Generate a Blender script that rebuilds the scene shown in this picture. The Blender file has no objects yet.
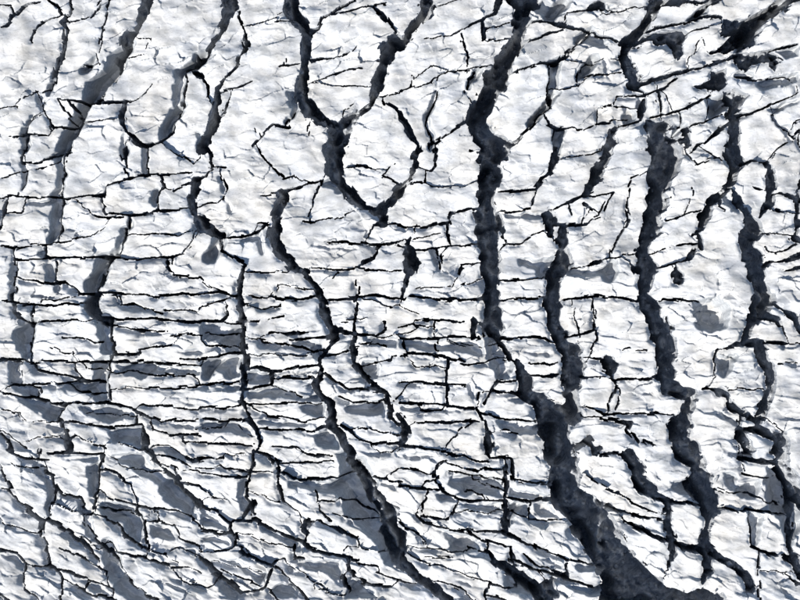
import bpy, math, random
import numpy as np
from mathutils import Vector

R = math.radians
# ------------------------------------------------------------------ camera, sky, sun, exposure
SC = bpy.context.scene
PX = 0.5                                  # metres of glacier per plan unit
SUN_EL = 33.0                             # degrees above the horizon
SH = np.array([0.71, -0.704])             # way the shadows fall in plan (right, up the frame)
TAN = math.tan(R(SUN_EL))
cam_d = bpy.data.cameras.new('camera'); cam = bpy.data.objects.new('camera', cam_d)
SC.collection.objects.link(cam)
cam_d.sensor_width = 36.0; cam_d.lens = 75.0; cam_d.clip_start = 1.0; cam_d.clip_end = 6000.0
cam.location = (0, 0, 400.0 * 75.0 / 36.0); cam.rotation_euler = (0, 0, 0)
SC.camera = cam
SC.render.resolution_x = 1024; SC.render.resolution_y = 768
W = bpy.data.worlds.new('World'); SC.world = W; W.use_nodes = True
wn = W.node_tree.nodes; wl = W.node_tree.links
sky = wn.new('ShaderNodeTexSky'); sky.sky_type = 'NISHITA'; sky.sun_disc = False
sky.sun_elevation = R(SUN_EL); sky.sun_rotation = math.atan2(-SH[0], SH[1]); sky.altitude = 1500.0
wn['Background'].inputs['Strength'].default_value = 0.08
wl.new(sky.outputs[0], wn['Background'].inputs['Color'])
sun_d = bpy.data.lights.new('sun', 'SUN'); sun = bpy.data.objects.new('sun', sun_d)
SC.collection.objects.link(sun)
sun_d.energy = 5.0; sun_d.angle = R(0.5); sun_d.color = (1.0, 0.975, 0.935)
ce = math.cos(R(SUN_EL))
sun.rotation_euler = Vector((SH[0]*ce, -SH[1]*ce, -math.sin(R(SUN_EL)))).to_track_quat('-Z', 'Y').to_euler()
sun.location = (-300, 200, 400)
SC.cycles.max_bounces = 5; SC.cycles.diffuse_bounces = 3
vs = SC.view_settings
vs.view_transform = 'Standard'; vs.look = 'None'; vs.gamma = 1.0; vs.use_curve_mapping = False
vs.exposure = 0.13

# ------------------------------------------------------------------ plan of the crevasses
# tile column,row of 200 x 150 plan units; inside a tile 4 counts make a unit.
# d = open crack (x,y,width), s = shaded snow slope along a line, D / S = the same as an area
T = {}
T[0,0] = """
d 0,107,6 30,95,10 55,65,22 80,35,16 110,15,6 160,12
d 195,0,8 230,20,16 250,55,10
d 283,0,16 283,40,14 275,62,12 245,90,18 262,115,14 255,170,20 250,230,16 232,240 230,280,20 215,330,10
s 230,280,20 205,340,30 195,380,20
s 165,400,40 175,440,30
d 175,440,5 205,512,8 290,505,10 320,490 395,482,4
s 130,465,20 100,520,34 95,600,40
d 140,465,5 120,500,8 100,540,10 95,600,8
d 405,0,6 375,55 340,80,5 275,88
d 432,0,10 428,50,7 415,100,8 405,175,6
d 240,65,5 200,75 150,98,8 140,120,14 125,165,10
s 82,245,14 75,320,18
d 590,0,46 575,60,42 540,125,26 500,160,36 495,200,36 470,235,30 465,290,12 460,325,8 415,365,8 410,405,10
s 495,200,45 445,250,60 430,310,62 380,350,85 350,400,54
d 350,400,14 345,440,20 320,490,24
s 330,430,50 300,500,55 260,560,62 240,600,62
d 320,490,20 300,530,16 285,570,12 270,600,12
s 380,240,24 335,285,38
d 235,400,6 260,440 290,485,8
d 275,400,10 315,460,8
d 235,398,5 345,405,10 395,415,8 440,408,14 515,402,10
d 30,552,4 110,540,10 190,538,4
d 500,405,24 490,460,20 510,530,20 550,575,16 590,585,20 640,565,14 690,525,10
s 490,540,30 490,600,40
s 800,235,50 770,260,40 720,290,44 710,360,48 705,440,50 670,500,52 640,550,34
d 800,230,30 770,265,12 735,275,14 748,310,10 740,370,10 730,430,10 700,490,8 690,525
s 790,530,28 795,600,34
d 775,285,14 800,310,18
d 520,145,4 600,160
d 510,228,4 580,218
d 605,330,3 580,370
d 0,440,4 60,425
d 35,15,6 55,55
"""
T[1,0] = """
d 120,0,66 105,70,46 88,130,22 50,185,22 5,240,14
d 150,50,12 165,90,14 180,140,20 185,190,20 165,230,20 150,265,12 100,320 65,350,18 70,400,26 65,460,36 45,520,44 15,570,46 5,600
d 180,100,5 205,105 240,90
d 110,410,8 100,445 70,480,10
d 0,300,16 25,340,12 32,385,8
d 365,0,62 365,60,62 420,100,46 430,150,44 415,220,48 415,290,42 405,350,56 415,410,66 440,450,56 500,480,42 540,510,50 540,600,76
d 300,88,5 400,88,9
d 320,265,7 390,255,10
d 340,235,6 340,260
d 450,240,14 540,230,10 600,210,8 622,185,5
d 440,125,36 480,110,14 495,75,12 540,45,14 600,5,12
d 500,65,6 600,45,8 680,22 740,15
d 680,20,14 730,55,24 760,100,18 790,135,14
d 800,165,56 750,190,56 735,250,52 715,320,48 695,380,34 690,415,20 640,450,22 590,475,24 545,510,36
d 700,390,8 760,380,6 800,370
d 735,395,8 745,415,14 790,445,22 800,470,24
d 350,510,16 300,500,8 240,550 205,590,10
d 225,510,5 240,548,6
s 350,490,20 375,430,30 365,375,30
d 350,495,8 372,450,8
d 430,540,6 438,505
d 580,560,28 610,500,14 640,460,12
d 580,440,4 620,415
s 535,280,12 545,330,14
"""
T[2,0] = """
d 495,0,105 495,60,58 480,110,48 465,170,48 430,230,64 400,300,70 370,350,74 330,430,70 310,490,66 330,540,66 370,590,104 370,600,110
d 100,0,48 90,60,38 40,130,28 5,190
d 140,20,8 130,60 85,90,10
d 180,15,5 250,0
d 400,0,28 380,50,18 320,80,14 260,115,11 200,138,8 100,160,4
d 240,140,12 255,180,14 280,225,14
d 262,240,12 268,270,8
d 330,90,12 333,155,18
d 340,120,10 400,100,6 450,88
d 360,162,6 440,158,8
d 0,365,6 60,348 130,328,8
d 150,310,5 190,285,8 270,280,6 330,268 400,262
s 145,330,16 148,380,22 130,430,18 105,470,30 115,520,26 135,560,22 125,600,26
d 155,340,6 150,400 115,465,10 105,500,8 125,555,10 120,600
d 135,570,14 180,545,11 260,490,14 290,470,16
s 265,375,20 268,330,22 310,290,30
d 262,350,8 268,320,10 300,290,10
d 0,470,30 40,520,34 65,570,28 75,600,24
d 50,305,6 50,350
d 95,290,6 128,260
d 470,130,20 520,95,12 590,85,14 640,100,28 700,110,18 780,125,14 800,140
d 470,170,16 540,155,12 600,130 650,125,9
s 560,30,70 600,60,54 650,20,50
d 670,48,6 740,40,12 790,20,34 800,20,44
d 440,295,12 495,275,7
d 560,258,4 600,255,14 640,245 670,215,18 700,190,14
s 710,160,34 760,150,44 800,170,60
s 615,265,42 615,330,42 610,380,38 590,415,32 560,450,28 510,500,28
d 600,260,8 595,330,8 585,400,10
d 610,390,10 605,432,10 560,455,12 530,500,12 490,540,16 440,580,24 425,600,18
d 635,355,8 715,345
s 770,240,34 740,285,40 710,320,26
d 720,280,8 708,325,8 720,345,6
d 575,460,8 590,500,10 630,515,14 665,510,9
s 635,530,40 625,600,30
d 620,520,8 610,560,6
"""
T[3,0] = """
d 225,0,50 210,50,42 180,110,36 130,150,34 85,170,34
d 225,0,50 300,10,34 335,0,16
D 65,170 110,150 250,138 345,125 345,200 310,238 265,172 200,172 130,195 135,240 165,290 185,305 120,338 90,300 70,230
d 190,125,12 250,105 330,90,10 400,70,12 490,65,18
d 110,155,24 250,135,20 345,125,16
D 490,62 560,75 640,50 740,5 760,20 700,75 650,120 600,195 570,205 580,170 540,145 495,155 490,110
d 745,0,44 700,40
d 400,50,22 440,10,16
d 120,335,28 200,325,20 290,295,20 330,285,14 420,265,12 500,240 540,220,18 620,215,14 690,200,12 800,175,9
d 180,380,10 260,350,12 310,310
D 530,225 600,220 680,210 720,240 715,280 690,285 680,260 600,255 580,290 550,270
D 440,290 510,275 500,300 510,330 475,365 430,370 385,338 440,320
d 440,380,12 390,410 345,430,10 270,455,9 200,470
D 490,375 550,345 600,375 580,430 540,480 510,490 520,430
d 545,310,12 600,310,16 640,320,7
d 800,370,6 720,405,8 640,440,10 560,460,12 540,480,18 480,520 430,560,14 380,600,10
d 545,490,46 540,560,54 540,600,56
s 690,460,16 710,490,24 750,520,26 765,545,12
d 690,462,6 705,495,8 745,530 765,548,10 800,520,11
d 765,510,5 775,490
d 710,600,6 785,550
d 120,345,16 170,365,10
d 60,385,4 140,380,8 180,380,10
d 185,400,28 170,440,36 160,480,10
d 230,340,12 235,390 250,420 245,455,14
s 95,420,20 120,460,40 100,490,30
d 155,480,8 100,500,14 50,515,16 45,560,38 30,600,28
D 190,480 300,460 290,500 280,530 250,550 245,600 190,600 200,520
d 280,520,8 330,505,10 325,480,8
d 345,520,28 350,580,22
d 435,440,22 440,425,18
d 270,400,6 290,440,5
d 20,55,5 90,45 130,30
d 0,140,14 60,160
d 385,190,7 395,165,5
d 415,160,5 425,190
d 450,215,16 510,200,18 570,170,22
d 480,200,16 540,150,24
s 20,240,16 40,320,20
S 700,200 800,180 800,225 740,235
S 420,390 520,390 522,430 445,480 425,440
S 520,300 560,280 640,300 600,332
S 620,332 800,290 800,326 645,368
S 640,445 700,424 800,388 800,412 690,455
S 335,88 400,32 445,40 405,78
S 510,212 560,170 590,180 560,217
S 685,462 760,520 742,560 702,502
S 290,500 340,500 352,522 282,560
S 0,30 60,20 85,38 20,52
S 150,385 185,400 160,470 140,420
"""
T[0,1] = """
d 100,0,10 95,40,12 93,50,8 130,50 200,35,10 250,15,8 280,8
s 95,60,30 95,120,30 80,165,22
d 80,165,8 75,185
d 0,110,5 60,98 100,85,6
d 150,75,4 210,62 250,35,8
s 235,20,54 240,80,44 235,150,42 225,190,54 225,250,56 220,320,56 200,360,44
d 265,15,12 258,60,10 250,110,12 245,190,12 247,260,10 240,320,10 235,345,6
d 0,190,5 40,182,6 80,188 150,192 200,188 260,195,10 320,188,6 380,180,8 415,182,10 425,145 500,120,6 560,105 600,98,8 690,95,6 760,90
s 110,212,26 180,214,30 235,205,20
d 412,185,12 412,240,16 420,255,12 480,258,8 520,262,14 570,258,10 630,243,8 700,240 730,236,6
s 620,170,36 610,215,34
d 640,100,14 655,150,14 636,170,8 632,200,12 628,240,12
d 690,165,8 715,150 770,135,10 790,120,16
s 510,270,16 515,300,28 490,350,36 465,400,40 445,425,20
d 512,268,12 508,310,8 500,350,8 480,400,8 465,425
d 375,268,6 430,275 490,270,8
d 20,210,18 10,260,20 5,310,14
d 15,255,6 90,252
d 0,385,6 60,392,8 150,380,5 240,370,6 300,355,4 380,335
s 280,365,16 360,355,14
d 180,390,10 175,420,16 200,435,10
s 165,410,44 175,425,30
s 55,400,20 60,440,16 55,490,40 45,600,26
d 62,395,8 65,490,6 55,540,8 52,600
d 60,437,6 150,437 220,432,8 320,432,6 440,428,10 540,440,6 620,428,5 680,428,8 730,418,5
d 665,450,14 690,500,9 800,510,6
d 690,430,6 690,450
d 222,450,14 224,525,12
s 195,470,40 205,510,40
s 410,440,54 390,500,64 360,550,54
d 432,440,8 420,500,8 400,545,6
d 100,515,5 140,520,10 200,535,8 270,530 310,575,10 400,580,12
s 225,560,40
d 730,30,9 768,55,5
d 490,0,18 500,60,6 515,95
s 578,0,40 580,90,28
d 590,0,10 590,95,8
d 785,130,46 770,190,26 775,240 790,300,24 800,320,20
"""
T[1,1] = """
d 30,0,14 45,40,22 50,65,14 20,105,11 0,118,8
d 50,65,6 110,68
s 75,95,18 85,150,22 100,195,16 125,240,26
d 85,110,6 100,150,7 98,195,8
d 0,225,6 20,210 70,208,5
d 235,0,8 260,40 300,75,10 340,115,12 380,100,6
d 240,180,8 300,172,6 340,165,14 400,148,18 430,135,10 480,122,8
d 330,180,44 320,230,48 305,290,44 300,340 305,390,52 350,440,44 390,480,32 430,490,22
d 100,350,12 180,345,10 240,325 270,295,8 230,295,4
s 170,362,24 240,345,26
d 0,270,28 30,310,44 80,340,36
s 80,350,50 60,390,60 40,430,64
d 75,400,10 120,420,13 150,440 180,460,20 165,500,22 160,560,26 155,600,22
d 200,490,6 280,488 350,485,4
s 240,360,24 242,410,22
d 530,0,84 530,60,76 545,110,54 590,160,44 620,200,44 660,225,34 710,240,32 750,215,28 780,180,32 800,150,28
d 490,120,10 470,160,14 460,195,9
s 500,140,40 560,150,50
d 735,105,8 770,125 800,135,10
d 735,105,6 775,50
d 735,250,44 735,290,34 690,300,10 675,345,10
d 740,300,10 800,300,12
d 515,372,6 560,370,10 680,375 760,375 800,365,8
d 720,380,18 700,415,13 690,430
d 440,475,6 560,478,8 640,470,10 650,450,26 690,430,13
d 640,475,10 750,485,6 800,480
d 550,490,12 540,510
s 450,385,14 540,388,20 620,400,16
"""
T[2,1] = """
d 350,0,56 350,50,46 360,110,84 345,180,56 345,230,64 345,300,70 350,360,60 360,420,74 365,490,56 370,530,48 370,600
d 440,0,14 390,40,18 340,90,28
d 385,260,20 405,310,28 420,360,12 425,380,9
d 70,0,36 60,60,26 30,120,16 0,155,18
d 35,130,8 95,130
d 95,100,9 97,125
d 145,0,22 135,60,13 120,80,11 100,80,6
d 150,145,4 250,148 310,120
d 20,310,6 60,310 130,300,13 190,285 210,250,18 250,245,11 310,235
d 195,290,13 190,340,16 200,385,9
d 60,320,8 45,355,13 30,375,18
d 60,355,5 150,335
d 0,385,10 40,400,10 110,400,8 160,390,6 240,385,5 320,380
d 40,400,40 45,440,66 40,490,48
d 150,395,8 162,440,10 168,475,8
s 140,410,30 150,450,34
d 230,500,14 245,470,11 240,460,8 320,450,6
d 400,168,6 470,160,13 540,155 570,120 600,85,22 620,30,28 620,0,24
d 390,250,4 450,248,10 520,238,12 535,190,9
d 420,375,8 490,370,10 520,345,8 570,325
s 430,262,24 500,262,28 560,265,20
d 785,90,46 760,150,36 740,180,16 690,205,11 620,235,9
d 800,60,34 785,90,46
d 740,185,8 800,182
d 745,220,18 770,235,12
d 675,235,8 680,260
d 735,265,10 725,280
d 600,260,46 595,310,42 600,340,18
d 620,300,13 690,298 750,295,8 765,275,6 800,265
d 660,310,28 655,370,46 660,430,54 630,480,64 620,520,46
s 680,490,30 740,488,34 800,490,34
d 680,480,5 745,462
s 480,450,30 550,460,44 610,450,30
s 570,490,44
d 380,520,9 500,515
"""
T[3,1] = """
d 30,0,38 10,80 0,110,28
d 265,0,104 265,50,94 235,100,66 230,150,74 225,220,70 210,300,60 185,360,50 175,420,54 190,470,74 190,510,56
d 130,465,18 150,480,34
d 0,180,8 50,172 30,200 5,250
d 130,110,8 115,160 112,230 120,270,10 80,340 45,400,8
d 0,440,5 80,425,6 150,412
s 45,440,20 40,480,54 30,510,54
d 350,15,6 390,60,8
d 430,5,8 490,40
d 535,0,66 550,50,66 540,100,46 520,145,24 480,180,28 440,210,36 415,270,36 395,320,24 375,345,10
d 560,65,26 600,45,10 640,45,8 680,45,6
d 480,190,10 470,225,13 490,240,8
s 500,200,22 540,250,24
d 520,160,14 545,190,34 560,240 590,280,46 605,330,74 595,390,56 610,430,84 625,480,66 640,540,56 670,580,38 690,600,30
d 640,270,13 680,200,36 685,130,40 670,70,16 655,50,8
d 690,60,10 710,110 700,160
d 700,172,13 760,185,16 800,200,20
d 618,155,8 640,157,13
d 705,240,9 730,245,7
d 260,280,10 310,270,8 360,250,6 420,235
d 370,155,8 365,200,6 345,245
d 240,405,6 300,385 380,370,8
d 395,350,22 400,390,18
d 380,390,10 350,440,13 300,455,8 230,470,6
d 300,480,18 310,510,46
s 470,525,18 465,590,22
d 790,310,20 780,350,28 800,360
d 690,410,10 740,405,8 780,375,10
d 670,390,8 685,410
d 660,470,18 680,450,10 720,450 800,420,28
d 740,480,6 800,470,18
d 740,338,4 765,340
"""
T[0,2] = """
d 0,5,6 90,10
d 90,20,8 130,20,10 125,60,12
d 100,22,6 200,20,8 260,15,6 350,15
d 370,0,36 365,40,44 385,72,20
s 415,75,54 420,130,54 425,200,44
d 437,72,12 442,130,12 448,200,14 440,240,16
d 380,72,10 440,72,12 600,78,8 740,85,10 800,90
s 95,90,60 90,160,64 95,215,54
d 120,70,8 118,130,6 118,210,6
d 130,90,6 190,85,8 250,85,6 300,80,4
d 0,235,16 45,240,13 95,240,8 110,250,6 240,245 300,250,8 420,245,11 450,250,10 520,250 600,248 700,255,8 800,265,6
S 460,256 600,255 720,262 800,272 800,305 700,300 620,290 560,320 500,300 460,268
d 450,150,9 455,215 500,215,8 560,215,11 555,200,6 640,185 700,178,5
s 720,208,20 800,215,26
d 720,235,5 800,240
s 60,260,44 55,320,54
d 82,255,7 80,330,7
d 40,335,8 90,338 155,352,9 158,400,8 200,415,6 270,410,9
S 30,340 90,337 155,355 155,400 120,395 70,370
d 135,255,10 150,280 230,295,8 310,315 330,325
d 295,255,6 305,285,8 330,315
d 130,335,6 200,332,8 330,325 410,325
S 160,335 330,330 425,330 428,410 380,405 340,380 250,350
s 405,255,54 400,320,44
d 435,250,10 432,330,13 435,400,14
d 20,372,7 100,388,8 180,400,7 260,435,9
S 25,375 130,395 180,405 260,438 242,485 190,487 120,435
d 270,410,9 245,450 235,480,8 250,490,12
d 270,410,8 420,412,10 470,418 540,440,12 600,470,13 640,485,8 720,480,6 800,480
S 300,418 430,418 545,445 555,470 440,490 430,500 400,490 330,460
d 550,470,12 545,500,11
d 560,355,6 620,352,8 720,350,6 800,345
s 640,360,10 790,365,14
s 715,400,16 770,410,26
d 700,435,5 800,437
d 270,490,10 340,498,8 420,508 500,508 560,500,14 575,550,26 580,600,28
d 250,485,18 260,540,26 275,600,32
d 320,540,6 360,570,8 420,590
d 275,560,10 300,545,6
S 330,505 430,515 565,512 570,600 520,580 440,575 430,530
d 600,490,8 610,520 660,535 720,545,10 740,570
s 640,500,16 760,500,24 800,510,26
d 720,540,8 800,540
d 730,565,6 800,570,4
d 0,530,10 30,560,12 45,600,14
d 25,530,6 60,560 110,590,8
d 100,485,4 180,488
s 190,495,24 235,520,30
"""
T[1,2] = """
d 0,85,10 80,82,14 110,60,18 100,30
d 80,85,12 180,100
d 150,85,6 240,80 330,70
d 175,100,26 170,160,34 180,220,30 178,280,24 172,340,18 165,400,22 180,450,18 220,500 240,550,14 230,600
S 0,95 100,100 170,110 160,220 110,215 60,165 0,160
d 0,235,6 70,228,8 120,215 160,210,10
S 0,242 60,236 165,225 165,310 110,320 60,290 40,330 0,320
d 0,345,6 100,330,8 160,325,6
s 40,350,16 155,350,26
d 0,430,8 100,432 170,415,6
s 60,442,16 170,435,18
d 20,480,8 160,485,10 200,470
S 0,485 200,490 238,555 200,555 120,530 60,535 0,525
d 0,570,8 110,572 210,580
d 360,155,6 420,158,12 530,148,10
s 370,175,16 460,175,30
d 490,0,28 500,60,34 520,95,28 545,125 540,155,22 510,190,16 485,230 480,290,26 460,340 470,370,20 520,410,34 530,460,40 520,500,34 560,540,36 590,600,36
S 440,180 490,180 490,240 480,260 460,230 440,200
d 500,225,8 550,215,6 590,205,8
d 180,280,13 230,270,16 280,285,10 360,280,8 420,265,10 480,255,12
s 380,292,20 460,288,30
d 170,360,10 230,350,8 290,340,12 280,300,22 285,285,10
s 190,315,40 260,312,50
d 330,310,8 440,312
d 340,365,5 400,385,8
S 180,365 290,348 340,352 400,385 480,378 480,410 380,405 290,395 200,400
d 200,415,6 350,415 430,410,4
d 190,420,8 230,440,10 270,465 330,470,6 420,485 460,480
S 400,415 490,410 500,480 460,470 400,450
d 240,515,8 320,518 440,525 480,515,10 500,505,14
S 210,480 270,472 340,478 480,488 480,508 380,508 240,505
S 300,525 440,530 520,520 560,560 570,600 500,600 450,560 400,545
d 625,75,10 620,140,18 612,200,26 615,250,24 650,290,22 690,330,26 690,350,22 740,370,16 760,420,22 765,470 790,500,16 800,500
d 570,85,6 640,80
d 560,120,24 640,140,12 700,140 740,120 740,90
S 640,150 740,145 800,165 800,195 720,190 670,180
d 700,250,16 720,245,6 770,240 775,225 790,220
S 640,240 710,250 710,310 690,320 650,270
d 500,290,10 545,330 590,355,8 670,355 730,370
s 540,345,20 590,375,16
d 560,385,6 620,412,8 700,412 735,400
s 620,385,20 700,375,24
S 570,415 740,402 755,490 720,460 640,465 570,450
s 670,480,22 680,515,24
d 700,575,10 800,570,8
d 560,500,10 600,520 640,560,8 700,575
d 780,400,8 800,380
"""
T[2,2] = """
d 60,75,6 150,85,8 250,88
d 0,105,5 60,92,6 70,105 110,108,4
d 135,85,5 138,130
d 0,155,10 90,155 200,150 320,150,12
S 0,160 320,158 335,210 335,240 280,215 200,205 110,212 50,195 0,190
d 150,155,6 150,205,8
d 15,160,6 30,215,10
d 10,220,6 80,215,8 150,225 230,240,10 260,255,8 340,250,6
s 30,228,10 200,248,16
d 190,240,13 190,300,10 190,420
d 0,328,6 90,328,8 160,335 260,345
s 80,340,16 240,352,16
d 0,408,10 80,415,8 180,422 250,435 300,435,13
S 0,415 180,428 250,440 300,442 240,458 100,455 0,445
d 340,100,10 340,150,8
d 370,60,64 375,120,62
S 335,150 400,150 440,230 450,320 390,320 370,290 340,210
d 390,155,26 430,200 450,240,20 480,270,34 505,330,54 510,380,46 560,410,60 600,450,90 620,500,100 630,560 630,600
d 295,85,22 295,150,24
d 390,320,10 370,350,13 340,410,11
d 320,370,8 310,420,13 325,460 345,510,18 360,590,34 355,600
s 280,350,30 300,400,26
d 380,325,6 460,325,8
d 370,360,10 430,370,14 490,385,12 540,400,18
s 400,400,20 500,405,20
d 330,450,8 400,475 480,485 550,490
S 350,470 550,495 580,520 580,545 500,540 400,525
d 60,490,6 200,490,10 300,485,8
d 290,490,6 240,520,8 190,585,6
d 0,460,18 20,500,28 25,545,36 10,575,18
d 0,580,8 100,590 160,598,6
d 400,150,8 440,155,10 500,152 580,152,13 600,165
s 500,210,16 600,215,26
d 620,90,54 640,140,64 650,180,54 690,210,64 690,270,74 690,310,64 680,370,54 690,420,64 700,470,54 690,500,28
d 640,170,10 680,150,13 760,130,12 790,110,8
d 710,110,8 715,150
d 530,305,6 630,305,15
d 690,310,8 770,310,12
d 740,430,6 800,450,10
d 770,470,5 800,470
d 580,580,28 700,590 760,560 780,600,36
d 780,100,8 785,150 760,210,6
d 770,235,8 800,235,10
"""
T[3,2] = """
d 220,70,54 240,110,80 265,170,74 260,230,70 270,290 270,340,64 330,370,46 385,365,28 360,420,46 340,470,64 320,520,74 330,570 360,600,84
D 0,230 60,235 85,265 50,295 0,285
d 45,290,13 45,320,18 70,330 50,380,10 35,410,8 38,440,10
d 70,340,8 80,400,6 65,440
d 80,322,8 140,318,10 230,310,12
d 0,455,8 60,460 160,455 300,460,6
d 0,475,12 100,485,18 120,490 110,520,13 150,570,18
d 170,565,8 215,580,10
s 145,378,10 220,366,16
S 360,0 450,0 510,60 500,110 450,140 400,120 370,80
d 640,0,54 620,50 600,100,36 580,150,28 575,175
d 660,60,36 710,80,28 730,110,9
d 680,0,16 720,40,13 780,70,36 800,110,28
d 463,240,14 475,200,16 520,185,11 600,175,26 680,170,18 750,175,13
S 470,205 500,225 540,235 520,290 480,320 470,300 463,250
d 640,190,54 660,240,46 685,290,36 680,340,32
s 740,190,24
d 680,360,36 660,420,46 640,470,36 625,510,20
d 590,360,4 670,360
d 710,253,4 800,253
d 420,355,8 450,355,10 485,370,44 510,390,28 540,430 580,460 620,490,14
d 560,460,16 560,510,18 570,550,46 600,600
d 560,520,28 640,520 690,545,36 740,560 720,600,54
d 740,530,8 735,550
s 375,220,10 390,270,12
s 460,435,10 500,470,20 540,490,24
s 430,170,8 480,170,12
"""
T[0,3] = """
d 30,0,18 50,15,13 110,35,11 160,38,13 190,35,6
d 125,0,6 125,25,8
d 160,0,8 155,30
s 150,40,30 160,90,44 190,120,44 205,160,34 195,220,42 190,260,24
d 165,42,10 185,90,14 212,105,16 215,160,10 205,230,12 195,270,12
d 200,10,8 300,10 400,15,10
S 200,16 400,20 400,58 330,52 260,40 200,28
d 405,20,20 398,90,14 388,160,12 378,190,12
s 375,70,54 370,120,50 370,175,40
d 380,190,12 370,260,10
d 410,80,10 470,95,12 490,125,10 520,140,6
d 0,60,14 20,110 40,160,10 80,215,18 130,255,26 170,280,22 165,350,16 190,395,24 200,460,16 215,470
d 0,155,4 35,158,8
d 195,275,18 240,300,20 300,350 350,400,18 390,440,12
d 225,160,8 245,180,12 320,195,13 335,230,12
S 235,165 330,200 370,260 375,340 400,390 370,375 330,340 325,270 300,215 230,200
d 360,330,14 400,380,20 430,410,20
s 420,380,44 430,420,64 450,480,64 490,540,64 540,580,64 590,600,54
d 440,400,12 480,460,12 520,530,14 590,585,18 630,600
d 320,345,6 385,400,8
d 0,400,10 60,415,13 100,455,10 150,465,6 215,475,8 270,490,10 340,515 390,530,8 450,560
d 290,540,8 350,570,10 450,595
d 355,530,8 345,550
S 0,405 60,420 95,455 92,500 40,450 0,430
d 95,455,13 95,520 100,560 140,590,8
d 215,475,8 240,510,10 245,600,8
S 110,465 215,480 235,520 170,490
S 280,500 390,535 450,565 450,590 350,560
d 0,580,10 30,600,13
d 400,160,8 430,190,12 520,220,10 620,235,8 710,245 760,270 800,300,6
S 385,200 530,225 570,290 575,380 540,375 500,330 480,300 400,265
d 380,255,6 420,270,10 480,310,13 500,340,10 580,400
d 535,235,11 570,290,16 580,350,13 590,410
d 570,288,8 640,290 690,300 720,360,12 800,385,10
d 620,240,12 640,290
S 580,290 680,300 710,370 600,360
d 440,380,10 470,410,12 560,430,10 680,465,8 760,470,6 800,490
S 600,365 790,400 785,440 720,405 600,388
s 470,420,14 560,440,14 640,460,10
S 430,20 560,10 620,60 700,130 760,190 790,230 795,295 700,240 640,200 610,165 640,150 560,110 510,70 430,45
d 600,10,26 640,70,18 690,110,24 740,170,34 800,225,28
d 700,90,8 720,130 800,145
d 620,40,6 720,80 800,90
s 640,505,14 720,530,26
"""
T[1,3] = """
d 0,95,4 100,105,6 180,110,8
d 210,0,14 215,50 205,90 190,130,16 185,180,14 205,220,18 175,270,16
s 175,130,40 165,180,44 185,230,50
d 210,210,18 215,260
d 215,10,8 260,20 290,40,10 320,80,12 310,110,13
d 290,50,5 400,52,6 480,45 530,45
s 320,60,12 480,58,16
d 330,90,8 380,115,10 450,120 520,110,13
d 310,120,13 325,170,18 340,205,13
S 340,118 560,120 575,185 480,172 350,150
S 530,0 600,0 640,60 670,130 690,200 720,260 740,330 790,420 780,480 740,470 700,380 640,320 580,280 560,230 530,150 560,90
d 600,0,44 605,50,40 660,110,40 690,170,50 730,240,60 770,310,50 800,350,50
d 740,330,40 770,400,50 800,450,50
d 0,225,18 60,250,13 100,280 130,295,16
S 0,240 60,260 120,310 100,335 40,310 0,300
d 0,320,8 80,335,10 130,330,13 150,380,16 200,430 290,465,12 310,440,10 330,435
d 130,295,13 125,330
d 0,410,8 70,410,6 120,400,4
S 0,340 120,345 140,385 60,385 0,370
d 140,285,10 220,280,16 280,310 350,345,18 420,370 430,390,14 500,415,10 600,435 640,440
S 225,285 410,368 420,420 380,400 250,330
d 380,380,6 375,430,10 410,435
d 470,165,8 475,200 530,210,6
d 430,290,30 410,320,26 430,340,10
d 480,240,6 520,280,13
d 300,470,10 350,510,12 390,550,13 430,600,10
d 290,480,12 265,545 240,565,10 170,570,16
S 10,415 150,430 220,480 285,490 250,550 220,530 150,470 60,440
d 0,430,10 50,480,26 100,520,32 160,570,26
S 60,490 160,580 150,600 100,600 50,530
S 330,440 560,442 580,480 560,540 500,500 400,470
d 590,440,18 600,490,24 640,530,16 700,545,10 770,545
d 570,510,16 590,560,20
S 590,500 700,560 720,600 570,600
d 640,455,8 710,465
d 270,560,8 320,600
S 270,560 330,520 400,570 400,600 320,600
d 690,110,8 800,130
d 705,160,8 740,210,10 800,240
S 700,115 800,135 800,172 720,150
d 760,260,8 800,262
"""
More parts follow.
